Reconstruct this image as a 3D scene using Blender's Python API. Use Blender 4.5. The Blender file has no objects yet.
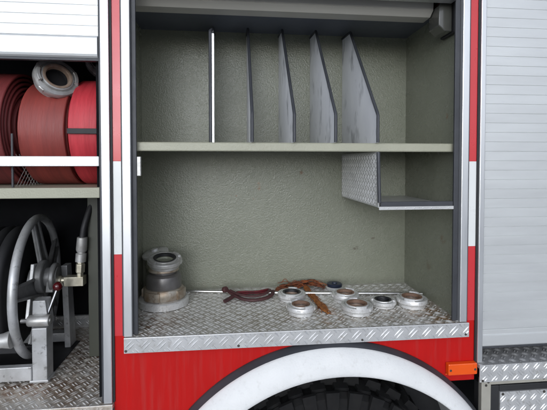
import bpy, bmesh, math, random
from mathutils import Vector, Matrix
random.seed(7)
S = bpy.context.scene
COL = S.collection
R = math.radians

# ---------------------------------------------------------------- camera, sky, sun, exposure
cam_d = bpy.data.cameras.new('camera')
cam_d.sensor_width = 36.0
cam_d.lens = 26.06
cam_d.shift_y = -0.0584
cam_d.clip_start = 0.02
cam_d.clip_end = 500.0
cam = bpy.data.objects.new('camera', cam_d)
COL.objects.link(cam)
cam.location = (0.0, -1.25, 1.70)
cam.rotation_euler = (R(90 - 1.45), 0.0, R(-6.03))
S.camera = cam

SUN_EL, SUN_AZ = 10.0, 192.0            # low soft light from behind the viewer
world = bpy.data.worlds.new('World')
S.world = world
world.use_nodes = True
wn = world.node_tree.nodes
wl = world.node_tree.links
bg = wn['Background']
sky = wn.new('ShaderNodeTexSky')
sky.sky_type = 'NISHITA'
sky.sun_disc = False
sky.sun_elevation = R(SUN_EL)
sky.sun_rotation = R(SUN_AZ)
sky.air_density = 0.6
sky.dust_density = 3.5
sky.ozone_density = 5.0
hsv = wn.new('ShaderNodeHueSaturation')
hsv.inputs['Saturation'].default_value = 0.45
wl.new(sky.outputs[0], hsv.inputs['Color'])
wl.new(hsv.outputs[0], bg.inputs['Color'])
bg.inputs['Strength'].default_value = 0.15

sun_d = bpy.data.lights.new('sun', 'SUN')
sun_d.energy = 1.0
sun_d.angle = R(105)
sun_d.color = (1.0, 0.995, 0.985)
sun = bpy.data.objects.new('sun', sun_d)
COL.objects.link(sun)
az, el = R(SUN_AZ), R(SUN_EL)
to_sun = Vector((math.sin(az) * math.cos(el), math.cos(az) * math.cos(el), math.sin(el)))
sun.rotation_euler = to_sun.to_track_quat('Z', 'Y').to_euler()
sun.location = (0, -6, 9)

S.view_settings.view_transform = 'Standard'
S.view_settings.look = 'None'
S.view_settings.gamma = 1.0
S.view_settings.use_curve_mapping = False
S.view_settings.exposure = 0.42
S.render.engine = 'CYCLES'
S.cycles.max_bounces = 8

# ---------------------------------------------------------------- materials
def mat(name, col, metal=0.0, rough=0.5, col2=None, var_scale=6.0, var=(0.35, 0.7), bump=0.0, bump_scale=200.0,
        spec=0.5, coat=0.0, stains=(), speck=None, stretch=None, rough_var=0.12, bump_dist=0.002, fine=None, worn=None):
    """Principled surface with colour wear, roughness variation, bump and stains that have a place of their own."""
    m = bpy.data.materials.new(name)
    m.use_nodes = True
    N, L = m.node_tree.nodes, m.node_tree.links
    p = N['Principled BSDF']
    p.inputs['Metallic'].default_value = metal
    p.inputs['Specular IOR Level'].default_value = spec
    p.inputs['Coat Weight'].default_value = coat
    p.inputs['Coat Roughness'].default_value = 0.12
    geo = N.new('ShaderNodeTexCoord')
    vec = geo.outputs['Object']
    if stretch:
        mp = N.new('ShaderNodeMapping')
        mp.inputs['Scale'].default_value = stretch
        L.new(vec, mp.inputs['Vector'])
        svec = mp.outputs[0]
    else:
        svec = vec
    def noise(scale, detail=5.0, v=None, rough_=0.6):
        n = N.new('ShaderNodeTexNoise')
        n.inputs['Scale'].default_value = scale
        n.inputs['Detail'].default_value = detail
        n.inputs['Roughness'].default_value = rough_
        L.new(v or svec, n.inputs['Vector'])
        return n.outputs['Fac']
    def ramp(fac, lo, hi):
        r = N.new('ShaderNodeMapRange')
        r.inputs['From Min'].default_value = lo
        r.inputs['From Max'].default_value = hi
        L.new(fac, r.inputs['Value'])
        return r.outputs[0]
    def mix(fac, a, b):
        x = N.new('ShaderNodeMix')
        x.data_type = 'RGBA'
        if isinstance(fac, float): x.inputs[0].default_value = fac
        else: L.new(fac, x.inputs[0])
        for s, v in ((6, a), (7, b)):
            if isinstance(v, tuple): x.inputs[s].default_value = (*v, 1)
            else: L.new(v, x.inputs[s])
        return x.outputs[2]
    def mul(a, b):
        x = N.new('ShaderNodeMath'); x.operation = 'MULTIPLY'
        L.new(a, x.inputs[0])
        if isinstance(b, float): x.inputs[1].default_value = b
        else: L.new(b, x.inputs[1])
        return x.outputs[0]
    c = col
    col2 = col2 or tuple(v * 0.8 for v in col)
    c = mix(ramp(noise(var_scale), *var), col, col2)
    if fine:                                   # small scratches and dust: (scale, colour, low, high)
        c = mix(ramp(noise(fine[0], 3.0), fine[2], fine[3]), c, fine[1])
    if speck:                                  # chipped paint and rust dots: (scale, colour, threshold)
        c = mix(ramp(noise(speck[0], 2.0, vec), speck[2], speck[2] + 0.03), c, speck[1])
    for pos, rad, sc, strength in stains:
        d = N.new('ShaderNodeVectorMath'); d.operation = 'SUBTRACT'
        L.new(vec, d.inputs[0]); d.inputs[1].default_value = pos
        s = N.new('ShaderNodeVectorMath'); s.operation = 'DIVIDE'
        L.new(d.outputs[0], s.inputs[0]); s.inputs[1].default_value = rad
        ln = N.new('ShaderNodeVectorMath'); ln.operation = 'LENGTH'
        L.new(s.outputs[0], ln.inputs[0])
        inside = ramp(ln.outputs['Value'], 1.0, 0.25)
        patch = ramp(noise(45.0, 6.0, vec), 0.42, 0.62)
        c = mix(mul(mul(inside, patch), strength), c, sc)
    if worn:                                   # raised bars rubbed bright: (axis, height, sign, colour)
        sx = N.new('ShaderNodeSeparateXYZ'); L.new(vec, sx.inputs[0])
        ms = N.new('ShaderNodeMath'); ms.operation = 'MULTIPLY'; ms.inputs[1].default_value = worn[2]
        L.new(sx.outputs['XYZ'.index(worn[0])], ms.inputs[0])
        rub = ramp(ms.outputs[0], worn[1] * worn[2] + 0.0003, worn[1] * worn[2] + 0.0013)
        c = mix(mul(rub, ramp(noise(16.0, 3.0, vec), 0.25, 0.5)), c, worn[3])
    if isinstance(c, tuple): p.inputs['Base Color'].default_value = (*c, 1)
    else: L.new(c, p.inputs['Base Color'])
    rr = N.new('ShaderNodeMapRange')
    rr.inputs['To Min'].default_value = max(0.03, rough - rough_var)
    rr.inputs['To Max'].default_value = min(1.0, rough + rough_var)
    L.new(noise(var_scale * 3.0), rr.inputs['Value'])
    L.new(rr.outputs[0], p.inputs['Roughness'])
    if bump > 0:
        b = N.new('ShaderNodeBump')
        b.inputs['Strength'].default_value = bump
        b.inputs['Distance'].default_value = bump_dist
        L.new(noise(bump_scale, 2.0), b.inputs['Height'])
        L.new(b.outputs[0], p.inputs['Normal'])
    return m

RUST = (0.22, 0.085, 0.03)
DIRT = (0.20, 0.17, 0.13)
M = {}
M['red'] = mat('red_paint', (0.50, 0.009, 0.008), rough=0.42, col2=(0.45, 0.009, 0.008), coat=0.0, spec=0.2, bump=0.02, bump_scale=40,
               fine=(9.0, (0.44, 0.030, 0.027), 0.50, 0.80), stretch=(5, 5, 0.4))
SPOTS = (((0.115, 0.44, 1.600), (0.012, 0.05, 0.022), (0.24, 0.10, 0.03), 1.0), ((0.09, 0.44, 1.545), (0.007, 0.05, 0.010), (0.20, 0.09, 0.03), 1.0),
         ((0.545, 0.44, 1.325), (0.018, 0.05, 0.012), (0.07, 0.045, 0.03), 1.0), ((0.30, 0.44, 1.66), (0.010, 0.05, 0.014), (0.16, 0.09, 0.04), 1.0),
         ((0.62, 0.44, 1.37), (0.012, 0.05, 0.010), (0.09, 0.06, 0.04), 1.0), ((0.768, 0.10, 1.87), (0.05, 0.010, 0.016), (0.22, 0.09, 0.03), 1.0),
         ((0.768, 0.22, 1.30), (0.05, 0.025, 0.03), (0.15, 0.11, 0.07), 0.6), ((0.768, 0.12, 1.42), (0.05, 0.03, 0.02), (0.15, 0.08, 0.04), 0.8),
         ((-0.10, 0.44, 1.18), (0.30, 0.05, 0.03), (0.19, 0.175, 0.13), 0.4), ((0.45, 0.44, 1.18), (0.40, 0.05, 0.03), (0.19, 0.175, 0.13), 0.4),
         ((0.30, 0.44, 1.42), (0.30, 0.05, 0.16), (0.20, 0.205, 0.155), 0.35), ((0.62, 0.44, 1.95), (0.12, 0.05, 0.10), (0.19, 0.195, 0.15), 0.35))
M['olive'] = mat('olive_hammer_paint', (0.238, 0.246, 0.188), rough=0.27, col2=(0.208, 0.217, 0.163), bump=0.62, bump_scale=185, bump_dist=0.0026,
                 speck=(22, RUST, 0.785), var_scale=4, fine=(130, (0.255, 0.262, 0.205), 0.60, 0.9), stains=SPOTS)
M['shelf'] = mat('lit_shelf_paint', (0.40, 0.395, 0.30), rough=0.42, col2=(0.35, 0.345, 0.26), bump=0.4, bump_scale=190,  # same olive paint as the walls, light on the shelves put into its colour
                 speck=(30, (0.17, 0.09, 0.05), 0.74))
M['alu'] = mat('anodised_rail', (0.72, 0.73, 0.74), metal=0.85, rough=0.38, col2=(0.68, 0.69, 0.70), stretch=(3, 3, 0.4), bump=0.03, bump_scale=60)
M['slat'] = mat('shutter_slat', (0.66, 0.675, 0.668), metal=0.4, rough=0.40, col2=(0.59, 0.60, 0.595), stretch=(0.5, 3, 3), bump=0.2, bump_scale=5, bump_dist=0.01,
                fine=(30, (0.58, 0.59, 0.62), 0.62, 0.85))
M['chk'] = mat('checker_plate', (0.68, 0.68, 0.675), metal=0.5, rough=0.36, col2=(0.58, 0.58, 0.57), var_scale=14, bump=0.05, bump_scale=150,
               fine=(60, (0.40, 0.385, 0.35), 0.56, 0.8))
M['chkfloor'] = mat('worn_checker_floor', (0.72, 0.705, 0.66), metal=0.35, rough=0.38, worn=('Z', 1.1654, 1, (0.90, 0.90, 0.88)), col2=(0.52, 0.485, 0.42), var_scale=9, var=(0.38, 0.75), bump=0.1, bump_scale=120,
                    fine=(70, (0.27, 0.225, 0.165), 0.50, 0.78),
                    stains=(((0.72, 0.05, 1.166), (0.10, 0.16, 0.1), (0.30, 0.14, 0.03), 0.95),
                            ((-0.28, 0.10, 1.166), (0.14, 0.14, 0.1), (0.20, 0.10, 0.05), 0.9),
                            ((0.30, 0.06, 1.166), (0.5, 0.10, 0.1), (0.30, 0.25, 0.17), 0.6),
                            ((0.33, 0.12, 1.166), (0.07, 0.14, 0.1), (0.34, 0.14, 0.03), 0.9),
                            ((0.58, 0.07, 1.166), (0.20, 0.08, 0.1), (0.24, 0.15, 0.08), 0.8), ((0.70, 0.20, 1.166), (0.10, 0.10, 0.1), (0.26, 0.13, 0.04), 0.8),
                            ((0.0, 0.12, 1.166), (0.35, 0.12, 0.1), (0.30, 0.25, 0.18), 0.7)))
M['chkrust'] = mat('rusty_checker_floor', (0.68, 0.65, 0.59), metal=0.35, rough=0.38, worn=('Z', 0.9615, 1, (0.86, 0.85, 0.82)), col2=(0.42, 0.34, 0.26), var_scale=7, var=(0.35, 0.65), bump=0.1, bump_scale=120,
                   fine=(60, (0.28, 0.21, 0.14), 0.5, 0.8),
                   stains=(((-0.52, 0.30, 0.962), (0.25, 0.22, 0.1), (0.13, 0.065, 0.03), 0.95),
                           ((-0.68, 0.10, 0.962), (0.25, 0.08, 0.1), (0.20, 0.10, 0.05), 0.95), ((-0.46, 0.08, 0.962), (0.16, 0.14, 0.1), (0.24, 0.15, 0.09), 0.7)))
M['plate'] = mat('scuffed_plate', (0.86, 0.87, 0.89), metal=0.0, rough=0.4, col2=(0.76, 0.77, 0.80), var_scale=9,
                 fine=(15, (0.30, 0.31, 0.33), 0.55, 0.74), bump=0.04, bump_scale=90, stretch=(1, 1, 0.5))
M['rubber'] = mat('grey_rubber', (0.034, 0.036, 0.042), rough=0.5, col2=(0.055, 0.058, 0.066), bump=0.08, bump_scale=120)
M['black'] = mat('black_rubber', (0.014, 0.014, 0.016), rough=0.6, col2=(0.025, 0.025, 0.026), bump=0.1, bump_scale=150)
M['tyre'] = mat('shaded_tyre_rubber', (0.007, 0.007, 0.0075), rough=0.85, spec=0.3, col2=(0.013, 0.0125, 0.012), var_scale=20, bump=0.25, bump_scale=120)  # darker than real rubber, shade under the arch put into the colour
M['white'] = mat('white_fender_paint', (0.80, 0.80, 0.785), rough=0.5, col2=(0.74, 0.745, 0.735), var_scale=10, bump=0.8, bump_scale=190, bump_dist=0.0015,
                 fine=(60, (0.66, 0.655, 0.63), 0.58, 0.85))
M['tape_white'] = mat('white_reflective_tape', (0.80, 0.81, 0.79), rough=0.3, col2=(0.74, 0.75, 0.73), coat=0.3, bump=0.05, bump_scale=300)
M['tape_red'] = mat('red_reflective_tape', (0.62, 0.035, 0.045), rough=0.3, col2=(0.56, 0.035, 0.04), coat=0.25, bump=0.05, bump_scale=300)
M['orange'] = mat('orange_lens', (0.85, 0.10, 0.004), rough=0.3, col2=(0.78, 0.085, 0.004), coat=0.2)
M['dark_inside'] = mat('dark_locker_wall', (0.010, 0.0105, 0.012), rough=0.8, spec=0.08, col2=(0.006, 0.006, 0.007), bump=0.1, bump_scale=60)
M['cast'] = mat('cast_aluminium', (0.80, 0.80, 0.79), metal=0.45, rough=0.38, col2=(0.62, 0.61, 0.59), var_scale=30, bump=0.12, bump_scale=160,
                fine=(150, (0.40, 0.36, 0.31), 0.56, 0.78))
M['cast_dull'] = mat('dull_cast_aluminium', (0.60, 0.60, 0.585), metal=0.55, rough=0.40, col2=(0.40, 0.385, 0.36), var_scale=30, bump=0.12, bump_scale=160)
M['seal_brown'] = mat('brown_seal', (0.25, 0.15, 0.10), rough=0.6, col2=(0.14, 0.08, 0.05), var_scale=40)
M['seal_black'] = mat('black_seal', (0.02, 0.02, 0.022), rough=0.45)
M['seal_pale'] = mat('pale_inner_face', (0.42, 0.32, 0.25), rough=0.5, col2=(0.30, 0.20, 0.14), var_scale=40, metal=0.3)
M['bronze'] = mat('stained_bronze_collar', (0.52, 0.48, 0.41), metal=0.5, rough=0.42, col2=(0.28, 0.20, 0.13), var_scale=26, fine=(60, (0.20, 0.13, 0.08), 0.55, 0.75))
M['gunmetal'] = mat('dark_gunmetal', (0.20, 0.192, 0.188), metal=0.5, rough=0.36, col2=(0.14, 0.132, 0.125), var_scale=20)
M['brass'] = mat('brass', (0.70, 0.66, 0.54), metal=0.8, rough=0.34, col2=(0.48, 0.44, 0.34), var_scale=30)
M['hose_dull'] = mat('dull_red_hose', (0.29, 0.048, 0.038), rough=0.5, col2=(0.20, 0.034, 0.028), var_scale=7, bump=0.6, bump_scale=55, stretch=(7, 0.5, 0.5))
M['hose_dark'] = mat('dark_red_hose', (0.22, 0.035, 0.035), rough=0.6, col2=(0.15, 0.03, 0.03), var_scale=7, bump=0.6, bump_scale=55, stretch=(7, 0.5, 0.5))
M['hose_bright'] = mat('bright_red_hose', (0.60, 0.045, 0.060), rough=0.5, col2=(0.42, 0.025, 0.036), var_scale=7, bump=0.6, bump_scale=55, stretch=(7, 0.5, 0.5))
M['reel_grey'] = mat('worn_grey_reel_paint', (0.60, 0.605, 0.61), metal=0.4, rough=0.38, col2=(0.40, 0.40, 0.39), var_scale=14,
                     fine=(50, (0.16, 0.15, 0.14), 0.60, 0.78), bump=0.06, bump_scale=90)
M['reel_dark'] = mat('dark_grey_cast_iron', (0.25, 0.25, 0.25), metal=0.4, rough=0.42, col2=(0.15, 0.15, 0.145), var_scale=20, bump=0.1, bump_scale=90)
M['chrome'] = mat('polished_steel', (0.72, 0.72, 0.72), metal=1.0, rough=0.25, col2=(0.6, 0.59, 0.57))
M['knob'] = mat('dark_red_knob', (0.075, 0.004, 0.006), rough=0.22, coat=0.5)
M['maroon'] = mat('maroon_strap', (0.050, 0.020, 0.022), rough=0.6, col2=(0.085, 0.03, 0.03), var_scale=30, bump=0.2, bump_scale=250)
M['strapred'] = mat('faded_red_strap', (0.17, 0.014, 0.022), rough=0.6, col2=(0.05, 0.012, 0.014), var_scale=30, bump=0.2, bump_scale=250)
M['rope'] = mat('rusty_orange_webbing', (0.34, 0.090, 0.026), rough=0.9, col2=(0.10, 0.032, 0.020), var_scale=45, var=(0.4, 0.6), fine=(120, (0.42, 0.17, 0.06), 0.55, 0.75), bump=0.7, bump_scale=350)
M['ropetail'] = mat('orange_strap_tail', (0.42, 0.15, 0.030), rough=0.9, col2=(0.22, 0.07, 0.02), var_scale=45, var=(0.4, 0.6), fine=(120, (0.48, 0.25, 0.08), 0.55, 0.75), bump=0.7, bump_scale=350)
M['roll'] = mat('grey_roller_cover', (0.52, 0.50, 0.44), rough=0.5, col2=(0.46, 0.44, 0.39), stretch=(0.4, 3, 3))
M['frame_beige'] = mat('weathered_frame', (0.46, 0.44, 0.38), metal=0.3, rough=0.5, col2=(0.38, 0.36, 0.31), var_scale=12)
M['screw'] = mat('dark_screw', (0.10, 0.09, 0.08), metal=0.6, rough=0.5)
M['paving'] = mat('pale_paving', (0.46, 0.465, 0.46), rough=0.9, col2=(0.40, 0.405, 0.40), var_scale=0.8, bump=0.5, bump_scale=60, bump_dist=0.01)
M['ceil'] = mat('dark_blue_grey_ceiling', (0.12, 0.133, 0.16), rough=0.6, col2=(0.10, 0.11, 0.135))
M['chk_light'] = mat('pale_checker_plate', (0.58, 0.58, 0.57), metal=0.2, rough=0.34, col2=(0.50, 0.50, 0.49), var_scale=14, worn=('X', 0.4785, -1, (0.94, 0.94, 0.93)))
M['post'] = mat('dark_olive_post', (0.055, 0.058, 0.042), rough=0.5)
M['lens'] = mat('smoky_lamp_lens', (0.08, 0.08, 0.07), rough=0.2, col2=(0.06, 0.06, 0.052), coat=0.5)
M['blue'] = mat('dark_blue_plastic', (0.015, 0.022, 0.045), rough=0.4)

# ---------------------------------------------------------------- mesh helpers
class MB:
    """Collects shapes and links them as ONE mesh object."""
    def __init__(s): s.v, s.f = [], []
    def add(s, vs, fs):
        o = len(s.v); s.v += [tuple(v) for v in vs]; s.f += [tuple(i + o for i in f) for f in fs]; return s
    def box(s, x0, x1, y0, y1, z0, z1):
        return s.add([(x0,y0,z0),(x1,y0,z0),(x1,y1,z0),(x0,y1,z0),(x0,y0,z1),(x1,y0,z1),(x1,y1,z1),(x0,y1,z1)],
                     [(0,3,2,1),(4,5,6,7),(0,1,5,4),(1,2,6,5),(2,3,7,6),(3,0,4,7)])
    def prism(s, poly, axis, a, b):
        """poly in the two other axes (x: (y,z), y: (x,z), z: (x,y)), pushed from a to b along axis"""
        def P(t, q):
            return (t, q[0], q[1]) if axis == 'x' else (q[0], t, q[1]) if axis == 'y' else (q[0], q[1], t)
        n = len(poly)
        vs = [P(a, q) for q in poly] + [P(b, q) for q in poly]
        fs = [tuple(range(n)), tuple(range(2 * n - 1, n - 1, -1))] + [(i, i + n, (i + 1) % n + n, (i + 1) % n) for i in range(n)]
        return s.add(vs, fs)
    def tube(s, path, r, seg=12, cap=True, flat=1.0, up=None):
        path = [Vector(p) for p in path]; n = len(path); rs = r if isinstance(r, (list, tuple)) else [r] * n
        vs = []; prev = None
        for i, p in enumerate(path):
            t = (path[min(i + 1, n - 1)] - path[max(i - 1, 0)]).normalized()
            ref = Vector(up) if up else (prev or (Vector((0, 0, 1)) if abs(t.z) < 0.9 else Vector((0, 1, 0))))
            a = (ref - t * ref.dot(t)).normalized(); b = t.cross(a); prev = a
            for k in range(seg):
                w = 2 * math.pi * k / seg
                vs.append(p + a * math.cos(w) * rs[i] * flat + b * math.sin(w) * rs[i])
        fs = [(i * seg + k, i * seg + (k + 1) % seg, (i + 1) * seg + (k + 1) % seg, (i + 1) * seg + k) for i in range(n - 1) for k in range(seg)]
        if cap: fs += [tuple(range(seg - 1, -1, -1)), tuple(range((n - 1) * seg, n * seg))]
        return s.add(vs, fs)
    def lathe(s, prof, seg=48, centre=(0, 0, 0), axis=(0, 0, 1), a0=0.0, a1=360.0, closed=False):
        """prof: (radius, height) along axis"""
        q = Vector((0, 0, 1)).rotation_difference(Vector(axis).normalized()); c = Vector(centre)
        full = abs(a1 - a0 - 360) < 1e-6; cols = seg if full else seg + 1; n = len(prof)
        vs = [c + q @ Vector((r * math.cos(w), r * math.sin(w), h)) for k in range(cols) for w in [R(a0) + R(a1 - a0) * k / seg] for r, h in prof]
        fs = []
        for k in range(seg):
            k2 = (k + 1) % cols
            for i in range(n if closed else n - 1):
                j = (i + 1) % n
                fs.append((k * n + i, k2 * n + i, k2 * n + j, k * n + j))
        if not full and closed:
            fs += [tuple(range(n)), tuple(cols * n - 1 - i for i in range(n))]
        return s.add(vs, fs)
    def xf(s, mtx):
        s.v = [tuple(mtx @ Vector(v)) for v in s.v]; return s
    def build(s, name, m, parent=None, smooth=30, bevel=0.0, loc=None, seg=2):
        me = bpy.data.meshes.new(name)
        me.from_pydata(s.v, [], s.f)
        bm = bmesh.new(); bm.from_mesh(me)
        bmesh.ops.recalc_face_normals(bm, faces=bm.faces)
        bm.to_mesh(me); bm.free()
        me.materials.append(m)
        if smooth:
            for p in me.polygons: p.use_smooth = True
            me.set_sharp_from_angle(angle=R(smooth))
        o = bpy.data.objects.new(name, me)
        COL.objects.link(o)
        if parent: o.parent = parent
        if loc: o.location = loc
        if bevel:
            b = o.modifiers.new('edge', 'BEVEL'); b.width = bevel; b.segments = seg; b.limit_method = 'ANGLE'; b.angle_limit = R(40)
            b.harden_normals = False
        return o

def thing(name, label, cat, loc=(0, 0, 0), group=None, rot=(0, 0, 0)):
    o = bpy.data.objects.new(name, None); COL.objects.link(o)
    o.empty_display_size = 0.05
    o.location = loc; o.rotation_euler = rot
    o['label'] = label; o['category'] = cat
    if group: o['group'] = group
    return o
def tag(o, label, cat, group=None):
    o['label'] = label; o['category'] = cat
    if group: o['group'] = group
    return o

def checker(mb, origin, ux, uy, W, H, c, L=0.026, wd=0.0052, h=0.0016, gap=0.0085, off=(0.0, 0.0)):
    """Two-bar tread plate: raised lens-shaped bars, pairs turned alternately by 45 degrees."""
    o, ux, uy = Vector(origin), Vector(ux), Vector(uy); nn = ux.cross(uy).normalized()
    def bar(cx, cy, sg):
        d = Vector((math.cos(R(45)), sg * math.sin(R(45)))); e = Vector((-d.y, d.x))
        for q in (-0.5, 0.5):
            bx, by = cx + e.x * gap * q, cy + e.y * gap * q
            st = []
            for t in (-1, -0.6, 0, 0.6, 1):
                w = wd * 0.5 * max(0.12, 1 - t * t); hh = h * max(0.0, 1 - t * t) + 0.00005
                px, py = bx + d.x * t * L / 2, by + d.y * t * L / 2
                if not (0.001 < px < W - 0.001 and 0.001 < py < H - 0.001): st = st if len(st) else []; st.append(None); continue
                st.append(((px + e.x * w, py + e.y * w, 0.00005), (px, py, hh), (px - e.x * w, py - e.y * w, 0.00005)))
            for i in range(4):
                if st[i] is None or st[i + 1] is None: continue
                vs = [o + ux * p[0] + uy * p[1] + nn * p[2] for p in st[i] + st[i + 1]]
                mb.add(vs, [(0, 1, 4, 3), (1, 2, 5, 4)])
    ni, nj = int(W / c) + 2, int(H / c) + 2
    for i in range(-1, ni):
        for j in range(-1, nj):
            bar(off[0] + i * c, off[1] + j * c, 1)
            bar(off[0] + (i + 0.5) * c, off[1] + (j + 0.5) * c, -1)
    return mb

def bez(pts, n=10):
    """smooth curve through points (Catmull-Rom)"""
    P = [Vector(p) for p in pts]; P = [P[0] * 2 - P[1]] + P + [P[-1] * 2 - P[-2]]; out = []
    for i in range(1, len(P) - 2):
        a, b, c, d = P[i - 1:i + 3]
        for k in range(n):
            t = k / n
            out.append(0.5 * ((2 * b) + (c - a) * t + (2 * a - 5 * b + 4 * c - d) * t * t + (3 * b - a - 3 * c + d) * t ** 3))
    out.append(P[-2]); return out

# ================================================================ SETTING
g = MB().box(-60, 60, -60, 60, -0.2, 0.0).build('ground', M['paving'], smooth=0)
g['kind'] = 'structure'

# ================================================================ THE TRUCK
T = thing('fire_truck', 'red fire truck side with silver shutters, open lockers and a white wheel arch', 'fire truck')
ZF = 1.166                                   # locker floor level

# red side panel with the wheel cut-out
cx, cz, cr = 0.318, 0.504, 0.612
arc = []
a_r = math.asin((0.964 - cz) / cr); a_l = math.pi - math.asin((0.55 - cz) / cr)
for k in range(65):
    w = a_r + (a_l - a_r) * k / 64
    arc.append((cx + cr * math.cos(w), cz + cr * math.sin(w)))
poly = [(-0.362, 0.55), (-0.362, 2.6), (-0.331, 2.6), (-0.331, 1.158), (0.785, 1.158), (0.785, 2.6), (0.818, 2.6), (0.818, 0.964)] + arc
MB().prism(poly, 'y', 0.0, 0.025).build('side_panel', M['red'], T, smooth=20)

# reflective tape
for x0, x1 in ((-0.3595, -0.3345), (0.7890, 0.8162)):
    MB().box(x0, x1, -0.0012, 0.0008, 1.7065, 2.6).build('reflective_tape', M['tape_red'], T, smooth=0)
    MB().box(x0 + 0.0005, x1 - 0.0005, -0.0014, 0.0008, 1.4205, 1.7055).build('reflective_tape', M['tape_white'], T, smooth=0)
    MB().box(x0, x1, -0.0012, 0.0008, 1.168, 1.4195).build('reflective_tape', M['tape_red'], T, smooth=0)

# aluminium rails of the shutters, rubber lines beside them
def rail(x0, x1, z0, z1, y0=-0.012):
    MB().box(x0, x1, y0, 0.03, z0, z1).build('guide_rail', M['alu'], T, smooth=0, bevel=0.002)
def seal(x0, x1, z0, z1, y0=-0.004, y1=0.03, m='rubber'):
    MB().box(x0, x1, y0, y1, z0, z1).build('rubber_seal', M[m], T, smooth=0, bevel=0.0012)
rail(-0.3905, -0.3655, 0.9635, 2.6)
rail(-0.3295, -0.3045, ZF + 0.001, 2.6)
rail(0.7575, 0.7820, ZF + 0.001, 2.6)
rail(0.8215, 0.8395, 1.0255, 2.6)
seal(-0.3652, -0.3587, 0.9635, 2.6, -0.005, m='black')
seal(-0.3352, -0.3298, ZF + 0.001, 2.6, -0.003, m='rubber')
seal(0.7822, 0.7897, ZF + 0.001, 2.6, -0.003, m='rubber')
seal(0.8155, 0.8213, 1.0285, 2.6, -0.005, m='black')
seal(-0.3040, -0.2905, ZF + 0.001, 2.6, 0.004, 0.012)
seal(0.7400, 0.7570, ZF + 0.001, 2.6, 0.004, 0.012)
seal(-0.3985, -0.3910, 0.9635, 2.6, -0.002)

MB().box(-0.2900, 0.7395, -0.006, 0.03, 2.238, 2.6).build('top_rail', M['alu'], T, smooth=0, bevel=0.002)

# shutters: slats with a rounded face and a groove between
def slats(x0, x1, z0, z1, p, m):
    pr = [(0.02, z0)]; z = z0
    while z < z1 - 0.001:
        for t, y in ((0.0, 0.0014), (0.03, 0.0011), (0.045, 0.0), (0.5, -0.0001), (0.96, 0.0), (0.985, 0.0014)):
            pr.append((y, z + t * p))
        z += p
    pr.append((0.02, z))
    return MB().prism(pr, 'x', x0, x1).build('roller_shutter', M[m], T, smooth=12)
s1 = slats(-1.3, -0.3990, 2.081, 2.62, 0.0308, 'slat')
MB().prism([(-0.006, 2.020), (-0.008, 2.026), (-0.008, 2.074), (-0.005, 2.0805), (0.02, 2.0805), (0.02, 2.016), (0.0, 2.015)], 'x', -1.3, -0.3990).build('bottom_bar', M['slat'], s1, smooth=0, bevel=0.0015)
MB().box(-1.3, -0.399, 0.0005, 0.018, 2.008, 2.0145).build('rubber_lip', M['rubber'], s1, smooth=0)
s2 = slats(0.8405, 1.7, 1.133, 2.62, 0.0319, 'slat')
MB().prism([(-0.002, 1.078), (-0.002, 1.114), (0.0002, 1.1155), (0.0002, 1.1325), (0.02, 1.1325), (0.02, 1.073), (0.004, 1.073)], 'x', 0.8405, 1.7).build('bottom_bar', M['slat'], s2, smooth=0, bevel=0.0015)
MB().box(0.8405, 1.7, 0.0045, 0.018, 1.066, 1.0725).build('rubber_lip', M['rubber'], s2, smooth=0)

# ---- the open locker
X0, X1, YB, ZC = -0.368, 0.768, 0.44, 2.250
MB().box(X0 - 0.014, X1 + 0.014, YB, YB + 0.014, ZF - 0.012, ZC).build('back_wall', M['olive'], T, smooth=0)
MB().box(X0 - 0.014, X0, 0.0305, YB, ZF - 0.012, 2.3115).build('locker_wall', M['olive'], T, smooth=0)
MB().box(X1, X1 + 0.014, 0.031, YB, ZF - 0.012, 2.3115).build('locker_wall', M['olive'], T, smooth=0)
MB().box(X0 - 0.014, X1 + 0.014, 0.122, YB + 0.014, ZC, ZC + 0.012).box(X0 - 0.014, X1 + 0.014, 0.031, 0.1219, 2.312, 2.324).build('locker_ceiling', M['ceil'], T, smooth=0)
fl = MB().box(X0, X1, 0.0310, YB, ZF - 0.0070, ZF - 0.0006).box(-0.3275, 0.7865, -0.0155, -0.0002, ZF - 0.0070, ZF - 0.0006).box(-0.3275, 0.7845, -0.0001, 0.0309, ZF - 0.0070, ZF - 0.0006)
checker(fl, (-0.3275, -0.0145, ZF - 0.0006), (1, 0, 0), (0, 1, 0), 1.0945, YB, 0.037, L=0.029, wd=0.0068, h=0.0023, gap=0.0095)
floor = fl.build('locker_floor', M['chkfloor'], T, smooth=60)
lp = MB().box(-0.3275, 0.7865, -0.018, -0.0157, 1.1195, ZF - 0.0015)
lp.tube([(-0.3275, -0.0158, ZF - 0.0014), (0.7865, -0.0158, ZF - 0.0014)], 0.0024, 12)
checker(lp, (-0.3275, -0.018, 1.1195), (1, 0, 0), (0, 0, 1), 1.114, 0.0465, 0.0475, L=0.036, wd=0.0066, h=0.0024, gap=0.0105, off=(0.016, 0.023))
lipo = lp.build('sill_edge', M['chk'], floor, smooth=60, bevel=0.0)
for sx, sz in ((-0.322, 1.1265), (0.775, 1.1285), (0.02, 1.1265), (0.42, 1.127)):
    MB().lathe([(0, -0.0016), (0.0034, -0.0014), (0.0042, 0), (0.0042, 0.002)], 14, (sx, -0.0181, sz), (0, 1, 0)).build('screw', M['screw'], floor)

sh = MB().prism([(0.026, 1.738), (0.024, 1.741), (0.024, 1.763), (0.027, 1.766), (YB - 0.001, 1.766), (YB - 0.001, 1.7575), (0.034, 1.7575), (0.034, 1.738)], 'x', X0 + 0.001, X1 - 0.001)
shelf = sh.build('shelf', M['shelf'], T, smooth=30)

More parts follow.
